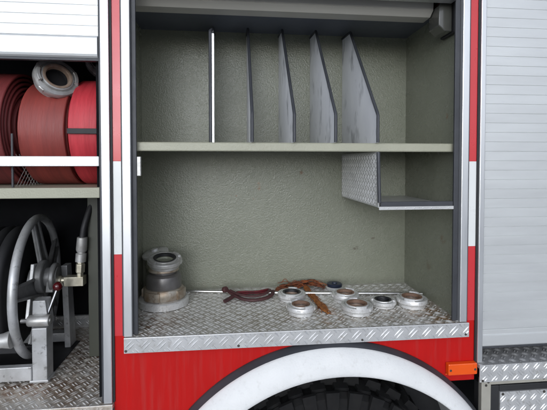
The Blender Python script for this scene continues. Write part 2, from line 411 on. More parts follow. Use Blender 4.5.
# upright dividers on the shelf with a rubber edge
dprof = [(0.4385, 1.767), (0.4385, 2.236), (0.325, 2.227), (0.014, 1.858), (0.014, 1.767)]
for x in (-0.071, 0.065, 0.201, 0.337, 0.479):
    first = x == -0.071                            # shorter divider with a bright folded front edge
    d = MB().prism([(0.4385, 1.767), (0.4385, 2.236), (0.33, 2.228), (0.112, 2.142), (0.112, 1.767)] if first else dprof, 'x', x - 0.0012, x + 0.0012).build('divider', M['plate'], T, smooth=0)
    pts = [(x, 0.4375, 2.237), (x, 0.325, 2.228), (x, 0.322, 2.226), (x, 0.016, 1.862), (x, 0.013, 1.855), (x, 0.013, 1.768)]
    if first:
        pts = [(x, 0.4375, 2.237), (x, 0.33, 2.229), (x, 0.113, 2.145), (x, 0.111, 2.140), (x, 0.111, 1.768)]
        MB().box(x + 0.0014, x + 0.0125, 0.112, 0.1145, 1.7675, 2.138).build('folded_edge', M['chk'], d, smooth=0)
    e = MB().tube(pts, 0.0055, 8)
    e.build('rubber_edge', M['rubber'], d, smooth=50)
# small plate tray hung under the shelf on the right
tr = MB().prism([(YB - 0.001, 1.737), (YB - 0.001, 1.555), (0.004, 1.5535), (0.016, 1.737)], 'x', 0.4785, 0.4805)
tr.box(0.4806, X1 - 0.001, 0.0135, YB - 0.001, 1.553, 1.5552).box(0.4806, 0.7385, 0.0041, 0.0134, 1.553, 1.5552)
tr.box(0.4806, 0.7385, 0.0015, 0.004, 1.546, 1.5565)
checker(tr, (0.4785, YB - 0.004, 1.557), (0, -1, 0), (0, 0, 1), 0.42, 0.178, 0.027, L=0.021, wd=0.0062, h=0.0024, gap=0.0080)
checker(tr, (0.482, 0.0015, 1.546), (1, 0, 0), (0, 0, 1), 0.255, 0.0105, 0.03, L=0.02, h=0.0014)
tray = tr.build('hanging_tray', M['chk_light'], T, smooth=50)
MB().tube([(0.4812, 0.014, 1.736), (0.4812, 0.0015, 1.570)], 0.0062, 8).build('rubber_edge', M['rubber'], tray, smooth=50)
MB().box(0.4875, 0.7385, 0.0045, 0.0125, 1.5555, 1.572).build('rubber_edge', M['rubber'], tray, smooth=0, bevel=0.002)

# rolled-up shutter box in the top of the locker
MB().prism([(0.085, 2.31), (0.075, 2.262), (0.078, 2.232), (0.100, 2.2155), (0.150, 2.2145), (0.172, 2.225), (0.175, ZC - 0.001), (0.12, ZC - 0.001), (0.12, 2.31)], 'x', X0 + 0.001, 0.700).build('rolled_shutter', M['roll'], T, smooth=20)
# locker lamp in the upper right corner
lb = MB().box(0.752, 0.7675, 0.035, 0.125, 2.145, 2.262).build('locker_lamp', M['black'], T, smooth=0, bevel=0.003)
MB().prism([(0.7515, 2.150), (0.7515, 2.255), (0.712, 2.252), (0.703, 2.236), (0.703, 2.170), (0.725, 2.152)], 'y', 0.045, 0.115).build('lamp_lens', M['lens'], lb, smooth=20, bevel=0.003)
# small steel striker on the left edge
MB().box(-0.2902, -0.2780, 0.004, 0.016, 1.660, 1.720).build('striker_plate', M['cast_dull'], T, smooth=0, bevel=0.002)

# ---- wheel arch and wheel
def arch_ring(prof, seg=96, w0=-2, w1=182):
    """prof: (centre x, centre z, radius, y) swept round the wheel opening"""
    n = len(prof); vs = []; fs = []
    for k in range(seg + 1):
        w = R(w0 + (w1 - w0) * k / seg)
        for (px, pz, r, y) in prof: vs.append((px + r * math.cos(w), y, pz + r * math.sin(w)))
    for k in range(seg):
        for i in range(n - 1):
            fs.append((k * n + i, (k + 1) * n + i, (k + 1) * n + i + 1, k * n + i + 1))
    return MB().add(vs, fs)
A = (0.319, 0.508); B = (0.342, 0.469)
def ctr(t): return (A[0] + (B[0] - A[0]) * t, A[1] + (B[1] - A[1]) * t)
prof = []
for t, r, y in ((-0.05, 0.600, 0.02), (-0.03, 0.603, -0.012), (0.0, 0.6035, -0.030), (0.05, 0.601, -0.036), (0.3, 0.594, -0.050), (0.6, 0.581, -0.060), (0.85, 0.570, -0.064),
                (0.97, 0.5645, -0.0635), (1.0, 0.5625, -0.060), (1.0, 0.561, -0.054), (1.0, 0.563, -0.048), (1.0, 0.567, -0.045), (0.95, 0.568, 0.02), (0.95, 0.568, 0.35)):
    c_ = ctr(t); prof.append((c_[0], c_[1], r, y))
arch = arch_ring(prof).build('wheel_arch', M['white'], T, smooth=60)
prof = [(cx, cz, r, y) for r, y in ((0.590, 0.018), (0.6195, -0.0008), (0.6200, -0.006), (0.617, -0.011), (0.609, -0.021), (0.6045, -0.029), (0.6015, -0.030), (0.59, -0.012), (0.590, 0.018))]
for q in range(len(prof)):
    if q in (4, 5, 6): prof[q] = (A[0], A[1], prof[q][2] - 0.0005, prof[q][3])
arch_ring(prof).build('rubber_trim', M['rubber'], arch, smooth=40)
# inner wheel house, black
wh = arch_ring([(0.342, 0.469, 0.60, 0.03), (0.342, 0.469, 0.60, 0.62), (0.342, 0.469, 0.02, 0.62)], 48, -20, 200)
wh.build('wheel_house', M['black'], T, smooth=40)
# wheel: hub disc with a chunky treaded tyre
wc = (0.342, 0.215, 0.461)
hub = MB().lathe([(0, -0.10), (0.07, -0.10), (0.085, -0.07), (0.13, -0.05), (0.20, -0.07), (0.235, -0.125), (0.25, -0.13), (0.25, 0.12)], 48, wc, (0, 1, 0)).build('wheel', M['reel_grey'], T, smooth=40)
ty = MB().lathe([(0.245, -0.12), (0.30, -0.15), (0.38, -0.158), (0.425, -0.148), (0.440, -0.130), (0.440, 0.130), (0.425, 0.148), (0.38, 0.158), (0.30, 0.15), (0.245, 0.12)], 72, wc, (0, 1, 0))
nb = 34
for k in range(nb):
    for row, (ya, yb) in enumerate(((-0.150, -0.085), (-0.070, -0.008), (0.008, 0.070), (0.085, 0.150))):
        w = 2 * math.pi * (k + (0.5 if row % 2 else 0.0)) / nb
        q = Matrix.Translation(wc) @ Matrix.Rotation(-w, 4, 'Y') @ Matrix.Rotation(R(7 if row % 2 else -7), 4, 'X')
        b = MB()
        wd = 0.029
        vs = [(x, y, z) for (z, s_) in ((0.43, 1.08), (0.462, 0.86)) for (x, y) in ((-wd * s_, ya), (wd * s_, ya), (wd * s_, yb), (-wd * s_, yb))]
        b.add(vs, [(0, 3, 2, 1), (4, 5, 6, 7), (0, 1, 5, 4), (1, 2, 6, 5), (2, 3, 7, 6), (3, 0, 4, 7)]).xf(q)
        ty.add(b.v, b.f)
for k in range(nb):
    for ph, sy in ((0.0, -1), (0.5, 1)):
        w = 2 * math.pi * (k + ph) / nb
        q = Matrix.Translation(wc) @ Matrix.Rotation(-w, 4, 'Y')
        b = MB()
        vs = [(x * s_, sy * y, z) for (z, s_, ys) in ((0.375, 0.8, 0.0), (0.452, 1.0, 0.0)) for (x, y) in ((-0.026, 0.146), (0.026, 0.146), (0.023, 0.166 - (0.006 if z > 0.4 else 0.0)), (-0.023, 0.166 - (0.006 if z > 0.4 else 0.0)))]
        b.add(vs, [(0, 3, 2, 1), (4, 5, 6, 7), (0, 1, 5, 4), (1, 2, 6, 5), (2, 3, 7, 6), (3, 0, 4, 7)]).xf(q)
        ty.add(b.v, b.f)
ty.build('tyre', M['tyre'], hub, smooth=25, bevel=0.0)

# side marker lamp
ml = MB().box(0.7145, 0.8165, -0.0205, -0.0005, 0.9925, 1.0305).build('marker_lamp', M['orange'], T, smooth=0, bevel=0.003)
MB().box(0.713, 0.8178, -0.0045, -0.0004, 0.9885, 0.9920).build('lamp_base', M['orange'], ml, smooth=0)
for sx in (0.7225, 0.8085):
    MB().lathe([(0, -0.001), (0.0035, -0.0008), (0.0042, 0.0)], 12, (sx, -0.0205, 1.0095), (0, 1, 0)).build('screw', M['screw'], ml)

# ---- right: step plate, frame and storage door below the shutter
st = MB().box(0.8220, 1.7, -0.022, 0.30, 1.012, 1.0238)
st.box(0.8220, 1.7, -0.0245, -0.0222, 0.966, 1.0244)
checker(st, (0.8220, -0.02, 1.0238), (1, 0, 0), (0, 1, 0), 0.878, 0.3, 0.038, L=0.026)
checker(st, (0.8220, -0.0245, 0.966), (1, 0, 0), (0, 0, 1), 0.878, 0.058, 0.038, L=0.027, wd=0.0055, h=0.002, gap=0.0085, off=(0.016, 0.008))
step = st.build('step_plate', M['chk'], T, smooth=60)
MB().box(0.8220, 1.7, 0.301, 0.31, 1.02, 1.3).build('step_back', M['dark_inside'], T, smooth=0)
fr = MB().box(0.842, 0.876, -0.006, 0.012, 0.45, 0.9655)
fr.box(0.8761, 1.7, -0.006, 0.04, 0.945, 0.9655)
fr.box(0.8761, 1.7, -0.006, 0.04, 0.45, 0.48)
frame = fr.build('lower_frame', M['frame_beige'], T, smooth=0, bevel=0.0015)
for sx, sz in ((0.866, 0.955), (0.858, 0.944), (1.07, 0.957), (0.826 + 0.006, 0.972)):
    MB().lathe([(0, -0.002), (0.0035, -0.0018), (0.0045, 0)], 12, (sx, -0.0062 if sx > 0.84 else -0.0265, sz), (0, 1, 0)).build('screw', M['screw'], frame)
MB().box(0.8422, 1.7, 0.014, 0.035, 0.4805, 0.9445).build('door_seal', M['black'], T, smooth=0)
dp = MB().box(0.912, 1.7, -0.003, 0.0135, 0.50, 0.9155)
checker(dp, (0.912, -0.003, 0.50), (1, 0, 0), (0, 0, 1), 0.788, 0.4155, 0.038, L=0.027, wd=0.0055, h=0.002, gap=0.0085, off=(0.01, 0.012))
sd = dp.build('storage_door', M['chk'], T, smooth=60)
MB().box(0.8785, 0.911, 0.0, 0.0135, 0.483, 0.938).box(0.9112, 1.7, 0.0, 0.0135, 0.9165, 0.938).build('door_gasket', M['black'], sd, smooth=0, bevel=0.003)
for sx in (0.922, 1.075):
    MB().lathe([(0, -0.002), (0.004, -0.0018), (0.005, 0)], 12, (sx, -0.0032, 0.908), (0, 1, 0)).build('screw', M['screw'], sd)
# dark chassis behind the gaps, roof and far walls of the body
MB().box(0.60, 1.75, 0.32, 0.5, 0.5, 1.02).box(-1.6, -0.30, 0.32, 0.5, 0.5, 0.93).box(-1.6, 1.75, 0.7, 2.1, 0.6, 1.1).build('chassis', M['black'], T, smooth=0)
MB().box(-1.6, 1.75, -0.01, 2.2, 2.6, 2.65).box(-1.6, 1.75, 2.15, 2.2, 0.6, 2.599).box(-1.62, -1.57, 0.0, 2.149, 0.6, 2.599).box(1.7, 1.75, 0.0, 2.149, 0.6, 2.599).build('body_shell', M['red'], T, smooth=0)

# ---- left locker: hose rack above, hose reel below
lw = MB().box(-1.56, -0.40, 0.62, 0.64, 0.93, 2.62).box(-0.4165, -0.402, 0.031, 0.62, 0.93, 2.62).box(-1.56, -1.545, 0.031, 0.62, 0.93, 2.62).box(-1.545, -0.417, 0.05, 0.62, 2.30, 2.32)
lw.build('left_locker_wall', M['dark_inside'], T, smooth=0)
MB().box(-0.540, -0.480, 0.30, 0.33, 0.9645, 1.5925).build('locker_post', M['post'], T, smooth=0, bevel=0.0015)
MB().box(-1.54, -0.3995, 0.0, 0.56, 1.594, 1.6255).build('hose_rack_shelf', M['shelf'], T, smooth=0, bevel=0.002)
MB().box(-1.54, -0.3990, -0.004, 0.006, 1.690, 1.7205).build('guard_bar', M['alu'], T, smooth=0, bevel=0.002)
lf = MB().box(-1.54, -0.3985, -0.0155, 0.60, 0.948, 0.9615)
lf.box(-1.54, -0.3630, -0.018, -0.0157, 0.905, 0.9605)
lf.box(-0.3984, -0.3630, -0.0155, -0.0005, 0.948, 0.9615)
lf.tube([(-1.54, -0.0158, 0.9606), (-0.3630, -0.0158, 0.9606)], 0.0024, 12)
checker(lf, (-1.54, -0.0145, 0.9615), (1, 0, 0), (0, 1, 0), 1.14, 0.61, 0.037, L=0.029, wd=0.0068, h=0.0023, gap=0.0095)
checker(lf, (-1.54, -0.018, 0.905), (1, 0, 0), (0, 0, 1), 1.177, 0.0575, 0.0475, L=0.03, h=0.002, gap=0.009)
lf.build('left_locker_floor', M['chkrust'], T, smooth=60)
kp = MB().box(-1.5, -0.43, 0.585, 0.60, 0.9635, 1.018)
checker(kp, (-1.5, 0.585, 0.9635), (1, 0, 0), (0, 0, 1), 1.07, 0.054, 0.04)
kp.build('kick_plate', M['chk'], T, smooth=60)

# reel: stand with sub-parts
rs = MB()
rs.box(-0.664, -0.617, 0.132, 0.180, 0.966, 1.148)                   # front post
rs.prism([(-0.672, 1.150), (-0.618, 1.150), (-0.628, 1.235), (-0.668, 1.235)], 'y', 0.150, 0.195)
rs.box(-1.3, -0.6645, 0.126, 0.150, 0.975, 1.022)                     # lower cross bar
rs.box(-0.672, -0.612, 0.128, 0.184, 0.9655, 0.974)
rs.prism([(0.385, 0.966), (0.445, 0.966), (0.405, 1.30), (0.360, 1.30)], 'x', -0.662, -0.640)   # rear leg
rs.box(-1.3, -0.66, 0.42, 0.46, 0.975, 1.01)
reel = rs.build('hose_reel', M['reel_grey'], T, smooth=0, bevel=0.002)
MB().box(-1.3, -0.625, 0.150, 0.446, 0.963, 0.9655).build('base_plate', M['black'], reel, smooth=0)
n_ax = Vector((0.99, 0.136, 0.0)).normalized(); u_ax = Vector((-n_ax.y, n_ax.x, 0)); wcen = Vector((-0.732, 0.33, 1.2425))
def wpt(r, w, h=0.0): return wcen + u_ax * (r * math.cos(w)) + Vector((0, 0, r * math.sin(w))) + n_ax * h
wm = MB()
ring = []
for k in range(73):
    w = 2 * math.pi * k / 72
    ring.append(wpt(0.2485, w))
seg = 14
vs = []; fs = []
for k in range(72):
    w = 2 * math.pi * k / 72
    for j in range(seg):
        q = 2 * math.pi * j / seg
        vs.append(wpt(0.2485 + 0.0145 * math.cos(q), w, 0.0145 * math.sin(q)))
for k in range(72):
    for j in range(seg):
        fs.append((k * seg + j, ((k + 1) % 72) * seg + j, ((k + 1) % 72) * seg + (j + 1) % seg, k * seg + (j + 1) % seg))
wm.add(vs, fs)
wm.lathe([(0.0, 0.03), (0.05, 0.03), (0.062, 0.022), (0.065, -0.02), (0.0, -0.02)], 32, wcen, n_ax)
wheel_o = wm.build('reel_wheel', M['reel_grey'], reel, smooth=40)
for k in range(5):
    w = R(100 + 72 * k)
    sk = MB()
    for (ra, rb, ha, hb) in ((0.05, 0.24, 0.026, 0.004),):
        aw, bw = 0.034, 0.021
        P = []
        for r_, h_, hw in ((ra, ha, aw), (rb, hb, bw)):
            base = wpt(r_, w, h_)
            tdir = (u_ax * (-math.sin(w)) + Vector((0, 0, math.cos(w))))
            P += [base - tdir * hw, base + tdir * hw, base + tdir * hw - n_ax * 0.008, base - tdir * hw - n_ax * 0.008]
        sk.add(P, [(0, 1, 5, 4), (1, 2, 6, 5), (2, 3, 7, 6), (3, 0, 4, 7), (0, 3, 2, 1), (4, 5, 6, 7)])
        # raised rib on one edge of each spoke
        tdir = (u_ax * (-math.sin(w)) + Vector((0, 0, math.cos(w))))
        sk.tube([wpt(ra, w, ha + 0.004) - tdir * aw, wpt(rb, w, hb + 0.004) - tdir * bw], 0.006, 8)
        sk.tube([wpt(ra, w, ha + 0.004) + tdir * aw, wpt(rb, w, hb + 0.004) + tdir * bw], 0.006, 8)
    sk.build('spoke', M['reel_dark'], wheel_o, smooth=40)
# hose wound on the drum
pr = [(0.06, -0.03)]
for i in range(9):
    for q in range(7):
        a = math.pi * q / 6
        pr.append((0.205 + 0.016 * math.sin(a), -0.045 - i * 0.034 - 0.017 * (1 - math.cos(a))))
pr.append((0.06, -0.36))
MB().lathe(pr, 56, wcen, n_ax).build('wound_hose', M['black'], reel, smooth=60)
# bearings beside the wheel
bx = MB()
bx.lathe([(0.0, -0.012), (0.056, -0.012), (0.060, -0.008), (0.060, 0.008), (0.056, 0.012), (0.0, 0.012)], 36, (-0.690, 0.275, 1.283), (1, 0.1, 0))
bx.lathe([(0.0, -0.03), (0.036, -0.03), (0.036, 0.03), (0.0, 0.03)], 28, (-0.668, 0.278, 1.280), (1, 0.1, 0))
bx.lathe([(0.0, -0.008), (0.050, -0.008), (0.053, -0.004), (0.053, 0.006), (0.049, 0.009), (0.0, 0.009)], 36, (-0.650, 0.278, 1.278), (1, 0.1, 0))
bx.prism([(0.235, 1.2355), (0.32, 1.2355), (0.31, 1.275), (0.245, 1.275)], 'x', -0.665, -0.640)
bx.build('bearing_housing', M['reel_dark'], reel, smooth=35, bevel=0.0015)
MB().prism([(0.185, 1.150), (0.215, 1.150), (0.262, 1.335), (0.232, 1.340)], 'x', -0.712, -0.700).build('brake_arm', M['reel_grey'], reel, smooth=0, bevel=0.002)
MB().lathe([(0.0, -0.034), (0.017, -0.034), (0.019, -0.03), (0.019, 0.03), (0.017, 0.034), (0.0, 0.034)], 24, (-0.643, 0.140, 1.172), (1, 0, 0)).lathe([(0.0, -0.05), (0.007, -0.05), (0.007, 0.044), (0.0, 0.044)], 16, (-0.650, 0.140, 1.172), (1, 0, 0)).build('clamp_tube', M['cast_dull'], reel, smooth=35)
lev = MB().tube([(-0.632, 0.15, 1.158), (-0.625, 0.165, 1.19), (-0.612, 0.20, 1.252)], 0.0055, 10).build('lever', M['chrome'], reel, smooth=50)
kb = MB().lathe([(0.0001, -0.016)] + [(0.016 * math.sin(math.pi * i / 12), -0.016 * math.cos(math.pi * i / 12)) for i in range(1, 12)] + [(0.0001, 0.016)], 24, (-0.610, 0.205, 1.266)).build('lever_knob', M['knob'], reel, smooth=60)
el_ = MB()
el_.lathe([(0.0, -0.03), (0.013, -0.03), (0.013, -0.012), (0.017, -0.012), (0.017, 0.008), (0.012, 0.010), (0.012, 0.03), (0.0, 0.03)], 20, (-0.635, 0.28, 1.266), (1, 0, 0))
el_.box(-0.613, -0.545, 0.262, 0.298, 1.247, 1.281)
el_.lathe([(0.0, 0.0), (0.012, 0.0), (0.012, 0.012), (0.0165, 0.014), (0.0165, 0.045), (0.012, 0.047), (0.012, 0.055)], 6, (-0.562, 0.28, 1.281), (0.05, 0, 1))
el_.build('brass_elbow', M['brass'], reel, smooth=25, bevel=0.001)
MB().lathe([(0.0, 0.0), (0.0185, 0.0), (0.0185, 0.030), (0.013, 0.033), (0.013, 0.036), (0.0165, 0.038), (0.019, 0.045), (0.018, 0.09), (0.012, 0.092)], 20, (-0.559, 0.28, 1.334), (0.08, 0, 1)).build('hose_fitting', M['cast_dull'], reel, smooth=35)
MB().tube(bez([(-0.552, 0.28, 1.42), (-0.545, 0.285, 1.47), (-0.53, 0.31, 1.54), (-0.52, 0.34, 1.60)]), 0.011, 12).build('feed_hose', M['black'], reel, smooth=60)
# tapered sleeve of the winding handle, low on the left
hs = MB().tube([(-0.86, 0.085, 1.125), (-0.775, 0.095, 1.125), (-0.735, 0.10, 1.126), (-0.712, 0.103, 1.128)], [0.016, 0.018, 0.023, 0.029], 24)
hs.build('winding_handle', M['cast_dull'], reel, smooth=40)
MB().box(-1.3, -0.67, 0.20, 0.225, 1.035, 1.06).build('reel_rail', M['black'], reel, smooth=0, bevel=0.003)

# ================================================================ LOOSE THINGS
# ---- rolled hoses in the rack
def hose_roll(name, label, x0, x1, cy, r, mats, turns, thick=0.0085, gap=0.002, squash=1.0, twist=0.0):
    t = thing(name, label, 'hose', ((x0 + x1) / 2, cy, 1.6256), 'rolled fire hoses in the rack')
    w = (x1 - x0) / 2
    prof_n = []                                         # flat hose: rounded edges
    for k in range(8): a = -math.pi / 2 + math.pi * k / 7; prof_n.append((w - thick / 2 + math.cos(a) * thick / 2, math.sin(a) * thick / 2))
    for k in range(8): a = math.pi / 2 + math.pi * k / 7; prof_n.append((-w + thick / 2 + math.cos(a) * thick / 2, math.sin(a) * thick / 2))
    n = len(prof_n); N_ = int(turns * 56); vs = []; fs = []
    pitch = thick + gap
    rnd = [random.uniform(-0.004, 0.004) for _ in range(int(turns) + 3)]
    for i in range(N_ + 1):
        a = 2 * math.pi * i / 56
        rr = r - thick / 2 - pitch * (turns - i / 56.0)
        f = i / 56.0; k0 = int(f); jx = rnd[k0] * (1 - (f - k0)) + rnd[k0 + 1] * (f - k0)
        aa = a - 2 * math.pi * turns + R(-60)
        for (px, pt) in prof_n:
            q = rr + pt
            vs.append((px + jx, q * math.cos(aa), r + q * math.sin(aa) * squash))
    for i in range(N_):
        for k in range(n): fs.append((i * n + k, i * n + (k + 1) % n, (i + 1) * n + (k + 1) % n, (i + 1) * n + k))
    fs += [tuple(range(n)), tuple(N_ * n + k for k in range(n - 1, -1, -1))]
    zlow = min(v[2] for v in vs)
    vs = [(v[0], v[1], v[2] - zlow) for v in vs]
    MB().add(vs, fs).build('coiled_hose', mats, t, smooth=50)
    return t

def storz(mb, Rr, h, seg=72):
    """body ring of a coupling: narrow foot, wide flange, two hook lugs"""
    mb.lathe([(0.58 * Rr, 0.0), (0.84 * Rr, 0.0), (0.87 * Rr, 0.05 * h), (0.87 * Rr, 0.30 * h), (0.83 * Rr, 0.36 * h), (0.83 * Rr, 0.40 * h), (0.97 * Rr, 0.44 * h), (Rr, 0.50 * h),
              (Rr, 0.82 * h), (0.97 * Rr, 0.89 * h), (0.83 * Rr, 0.92 * h), (0.80 * Rr, 0.80 * h), (0.74 * Rr, 0.80 * h), (0.72 * Rr, 0.98 * h), (0.66 * Rr, h), (0.62 * Rr, 0.95 * h), (0.60 * Rr, 0.3 * h), (0.58 * Rr, 0.0)], seg)
    for a in (20, 200):
        mb.lathe([(0.76 * Rr, 0.86 * h), (0.76 * Rr, 1.06 * h), (0.79 * Rr, 1.11 * h), (0.90 * Rr, 1.10 * h), (0.93 * Rr, 1.04 * h), (0.93 * Rr, 0.86 * h)], 16, a0=a, a1=a + 42, closed=True)
    for a in (75, 165, 255, 345):
        mb.lathe([(0.98 * Rr, 0.50 * h), (1.03 * Rr, 0.54 * h), (1.03 * Rr, 0.76 * h), (0.98 * Rr, 0.82 * h)], 5, a0=a, a1=a + 14, closed=True)
    return mb
def coupling_parts(parent, Rr, h, body, seal_m, inner_m, rot=(0, 0, 0), loc=(0, 0, 0)):
    b = storz(MB(), Rr, h).build('coupling_ring', body, parent, smooth=35)
    b.rotation_euler = rot; b.location = loc
    s_ = MB().lathe([(0.645 * Rr, 0.88 * h), (0.655 * Rr, 1.03 * h), (0.60 * Rr, 1.04 * h), (0.52 * Rr, 0.98 * h), (0.50 * Rr, 0.70 * h), (0.58 * Rr, 0.66 * h)], 40).build('seal', seal_m, b, smooth=40)
    i_ = MB().lathe([(0.0, 0.42 * h), (0.50 * Rr, 0.42 * h), (0.53 * Rr, 0.60 * h), (0.585 * Rr, 0.62 * h), (0.585 * Rr, 0.2 * h), (0.0, 0.2 * h)], 40).build('inner_face', inner_m, b, smooth=40)
    return b

HG = 'rolled fire hoses in the rack'
h1 = hose_roll('hose_roll', 'bright red rolled hose held by a black strap, rightmost in the rack', -0.508, -0.420, 0.236, 0.186, M['hose_bright'], 6.2)
MB().box(-0.046, 0.046, -0.1905, -0.1873, 0.166, 0.183).build('strap', M['black'], h1, smooth=0, bevel=0.001)
h2 = hose_roll('hose_roll', 'wide dull red rolled hose in the middle of the rack under a metal coupling', -0.660, -0.522, 0.232, 0.180, M['hose_dull'], 6.6)
h3 = hose_roll('hose_roll', 'dark red rolled hose with spiral layers visible, at the left photo edge', -0.820, -0.700, 0.232, 0.196, M['hose_dark'], 7.3, thick=0.009, gap=0.006)
# the coupling on the end of the middle hose, lying on top of it
ce = bpy.data.objects.new('hose_end', None)
def oriented(axis): return Vector((0, 0, 1)).rotation_difference(Vector(axis).normalized()).to_euler()
COL.objects.unlink(ce) if ce.name in COL.objects else None
bpy.data.objects.remove(ce)
h2b = coupling_parts(h2, 0.067, 0.050, M['cast_dull'], M['seal_pale'], M['seal_black'], rot=oriented((0.56, -0.66, 0.34)),
                     loc=Vector((-0.582, 0.125, 1.960)) - Vector(h2.location))
MB().lathe([(0.044, -0.001), (0.036, -0.03), (0.036, -0.09), (0.0, -0.09)], 32).build('coupling_tail', M['gunmetal'], h2b, smooth=40)
h1b = coupling_parts(h1, 0.056, 0.046, M['cast_dull'], M['seal_black'], M['seal_black'], rot=oriented((0.25, -0.86, 0.35)),
                     loc=Vector((-0.470, 0.27, 2.05)) - Vector(h1.location))
# rubber partition bar and wire mesh between the left and middle hose
MB().box(-0.6665, -0.6605, 0.03, 0.036, 1.626, 1.79).build('rack_post', M['rubber'], T, smooth=0, bevel=0.001)
wm = MB()
for k in range(7):
    a = 0.02 * k
    wm.tube([(-0.6630, 0.05 + a, 1.627), (-0.6630, 0.05 + a + 0.10, 1.727)], 0.0008, 6)
    wm.tube([(-0.6622, 0.05 + a + 0.10, 1.627), (-0.6622, 0.05 + a, 1.727)], 0.0008, 6)
wm.build('rack_mesh', M['cast_dull'], T, smooth=50)

# ---- couplings lying on the locker floor
CG = 'loose hose couplings on the checker plate floor'
def loose(label, x, y, Rr, h, body, seal_m, inner_m, rz, name='hose_coupling'):
    t = thing(name, label, 'coupling', (x, y, ZF + 0.0008), CG, (0, 0, R(rz)))
    coupling_parts(t, Rr, h, M[body], M[seal_m], M[inner_m])
    return t
loose('pale coupling with white inner face, behind the nearest pair and beside the maroon strap', 0.232, 0.272, 0.055, 0.030, 'cast', 'seal_black', 'seal_pale', 35)
loose('pale coupling with brown seal, nearest the sill just left of the orange strap tail', 0.243, 0.124, 0.050, 0.034, 'cast', 'seal_brown', 'seal_pale', 80)
loose('grey coupling with pale brown inside, lying across the steel rod', 0.437, 0.235, 0.052, 0.034, 'cast', 'seal_brown', 'seal_pale', 10)
loose('large pale coupling with brown inside, nearest the sill just right of the orange strap tail', 0.443, 0.112, 0.056, 0.034, 'cast', 'seal_brown', 'seal_pale', 50)
loose('flat grey coupling with black inside, between two pale couplings', 0.560, 0.165, 0.048, 0.026, 'cast', 'seal_black', 'seal_black', 120)
loose('pale coupling with rusty inside, rightmost on the floor near the right wall', 0.668, 0.155, 0.056, 0.036, 'cast', 'seal_brown', 'seal_pale', 15)
bc = thing('blind_cap', 'small grey cap with a dark blue top at the back of the floor', 'cap', (0.430, 0.372, ZF + 0.0008))
MB().lathe([(0.0, 0.0), (0.034, 0.0), (0.036, 0.003), (0.036, 0.011), (0.033, 0.014), (0.0, 0.014)], 32).build('cap_body', M['cast'], bc, smooth=40)
MB().lathe([(0.0, 0.0142), (0.031, 0.0142), (0.032, 0.018), (0.032, 0.024), (0.029, 0.027), (0.012, 0.027), (0.010, 0.032), (0.0, 0.033)], 32).build('cap_top', M['blue'], bc, smooth=40)

# ---- the tall reducing adapter in the left corner and the capped stub behind it
ad = thing('hose_adapter', 'tall dark reducing adapter with wide pale base flange and tilted ring on top', 'adapter', (-0.256, 0.272, ZF + 0.0008), 'standing adapters in the left corner')
MB().lathe([(0.06, 0.0), (0.088, 0.0), (0.092, 0.003), (0.092, 0.024), (0.088, 0.028), (0.072, 0.029), (0.06, 0.029)], 72).build('base_flange', M['cast'], ad, smooth=35)
cb = MB().lathe([(0.06, 0.0291), (0.072, 0.0291), (0.074, 0.032), (0.074, 0.060), (0.070, 0.066), (0.062, 0.068)], 72)
for a in (222, 318, 42, 138):
    cb.lathe([(0.073, 0.031), (0.080, 0.031), (0.081, 0.034), (0.081, 0.058), (0.079, 0.062), (0.073, 0.063)], 14, a0=a, a1=a + 46, closed=True)
cb.build('collar', M['bronze'], ad, smooth=35)
MB().lathe([(0.064, 0.0665), (0.065, 0.070), (0.065, 0.102), (0.062, 0.112), (0.052, 0.119), (0.046, 0.121), (0.046, 0.130)], 72).build('adapter_body', M['gunmetal'], ad, smooth=35)
MB().lathe([(0.044, 0.1282), (0.054, 0.1282), (0.056, 0.131), (0.052, 0.141), (0.047, 0.144), (0.044, 0.144)], 64).build('rusty_ring', M['bronze'], ad, smooth=35)
tp = coupling_parts(ad, 0.064, 0.032, M['cast_dull'], M['seal_black'], M['olive'], rot=oriented((0.06, -0.20, 1.0)), loc=(0.004, -0.006, 0.148))
st2 = thing('capped_adapter', 'shorter adapter with a tilted silver lid, standing half hidden against the left wall', 'adapter', (-0.312, 0.396, ZF + 0.0008), 'standing adapters in the left corner')
MB().lathe([(0.0, 0.0), (0.040, 0.0), (0.041, 0.01), (0.034, 0.02), (0.034, 0.105), (0.038, 0.110), (0.038, 0.146), (0.0, 0.146)], 40).build('adapter_body', M['olive'], st2, smooth=35)
lid = MB().lathe([(0.0, 0.0), (0.048, 0.0), (0.053, 0.003), (0.053, 0.012), (0.048, 0.016), (0.014, 0.020), (0.013, 0.028), (0.0, 0.029)], 44).build('lid', M['cast'], st2, smooth=35)
lid.rotation_euler = oriented((-0.22, -0.16, 1.0)); lid.location = (0.004, 0, 0.158)

# ---- steel rod, strap, rope
rod = MB().tube([(-0.335, 0.414, ZF + 0.0075), (-0.19, 0.396, ZF + 0.0075), (0.20, 0.331, ZF + 0.0075), (0.762, 0.262, ZF + 0.0075)], 0.0066, 14)
tag(rod.build('steel_rod', M['chrome'], smooth=60), 'long straight steel rod lying across the back of the locker floor', 'rod')
sp = thing('rubber_strap', 'looped dark maroon strap lying left of the couplings', 'strap', (0.07, 0.30, ZF))
def lp_(pts): return bez([(x - 0.07, y - 0.30, z) for x, y, z in pts], 8)
UP = (0, 0, 1)
dk = MB().tube(lp_([(-0.030, 0.352, 0.020), (-0.018, 0.345, 0.020), (0.0, 0.315, 0.016), (0.04, 0.268, 0.010), (0.085, 0.252, 0.009), (0.13, 0.268, 0.010), (0.158, 0.30, 0.013), (0.165, 0.33, 0.016)]), 0.0080, 10, flat=0.75, up=UP)
dk.tube(lp_([(-0.008, 0.328, 0.026), (0.03, 0.285, 0.022), (0.08, 0.266, 0.020), (0.125, 0.28, 0.022), (0.150, 0.315, 0.024), (0.150, 0.345, 0.018)]), 0.0058, 10, flat=0.7, up=UP)
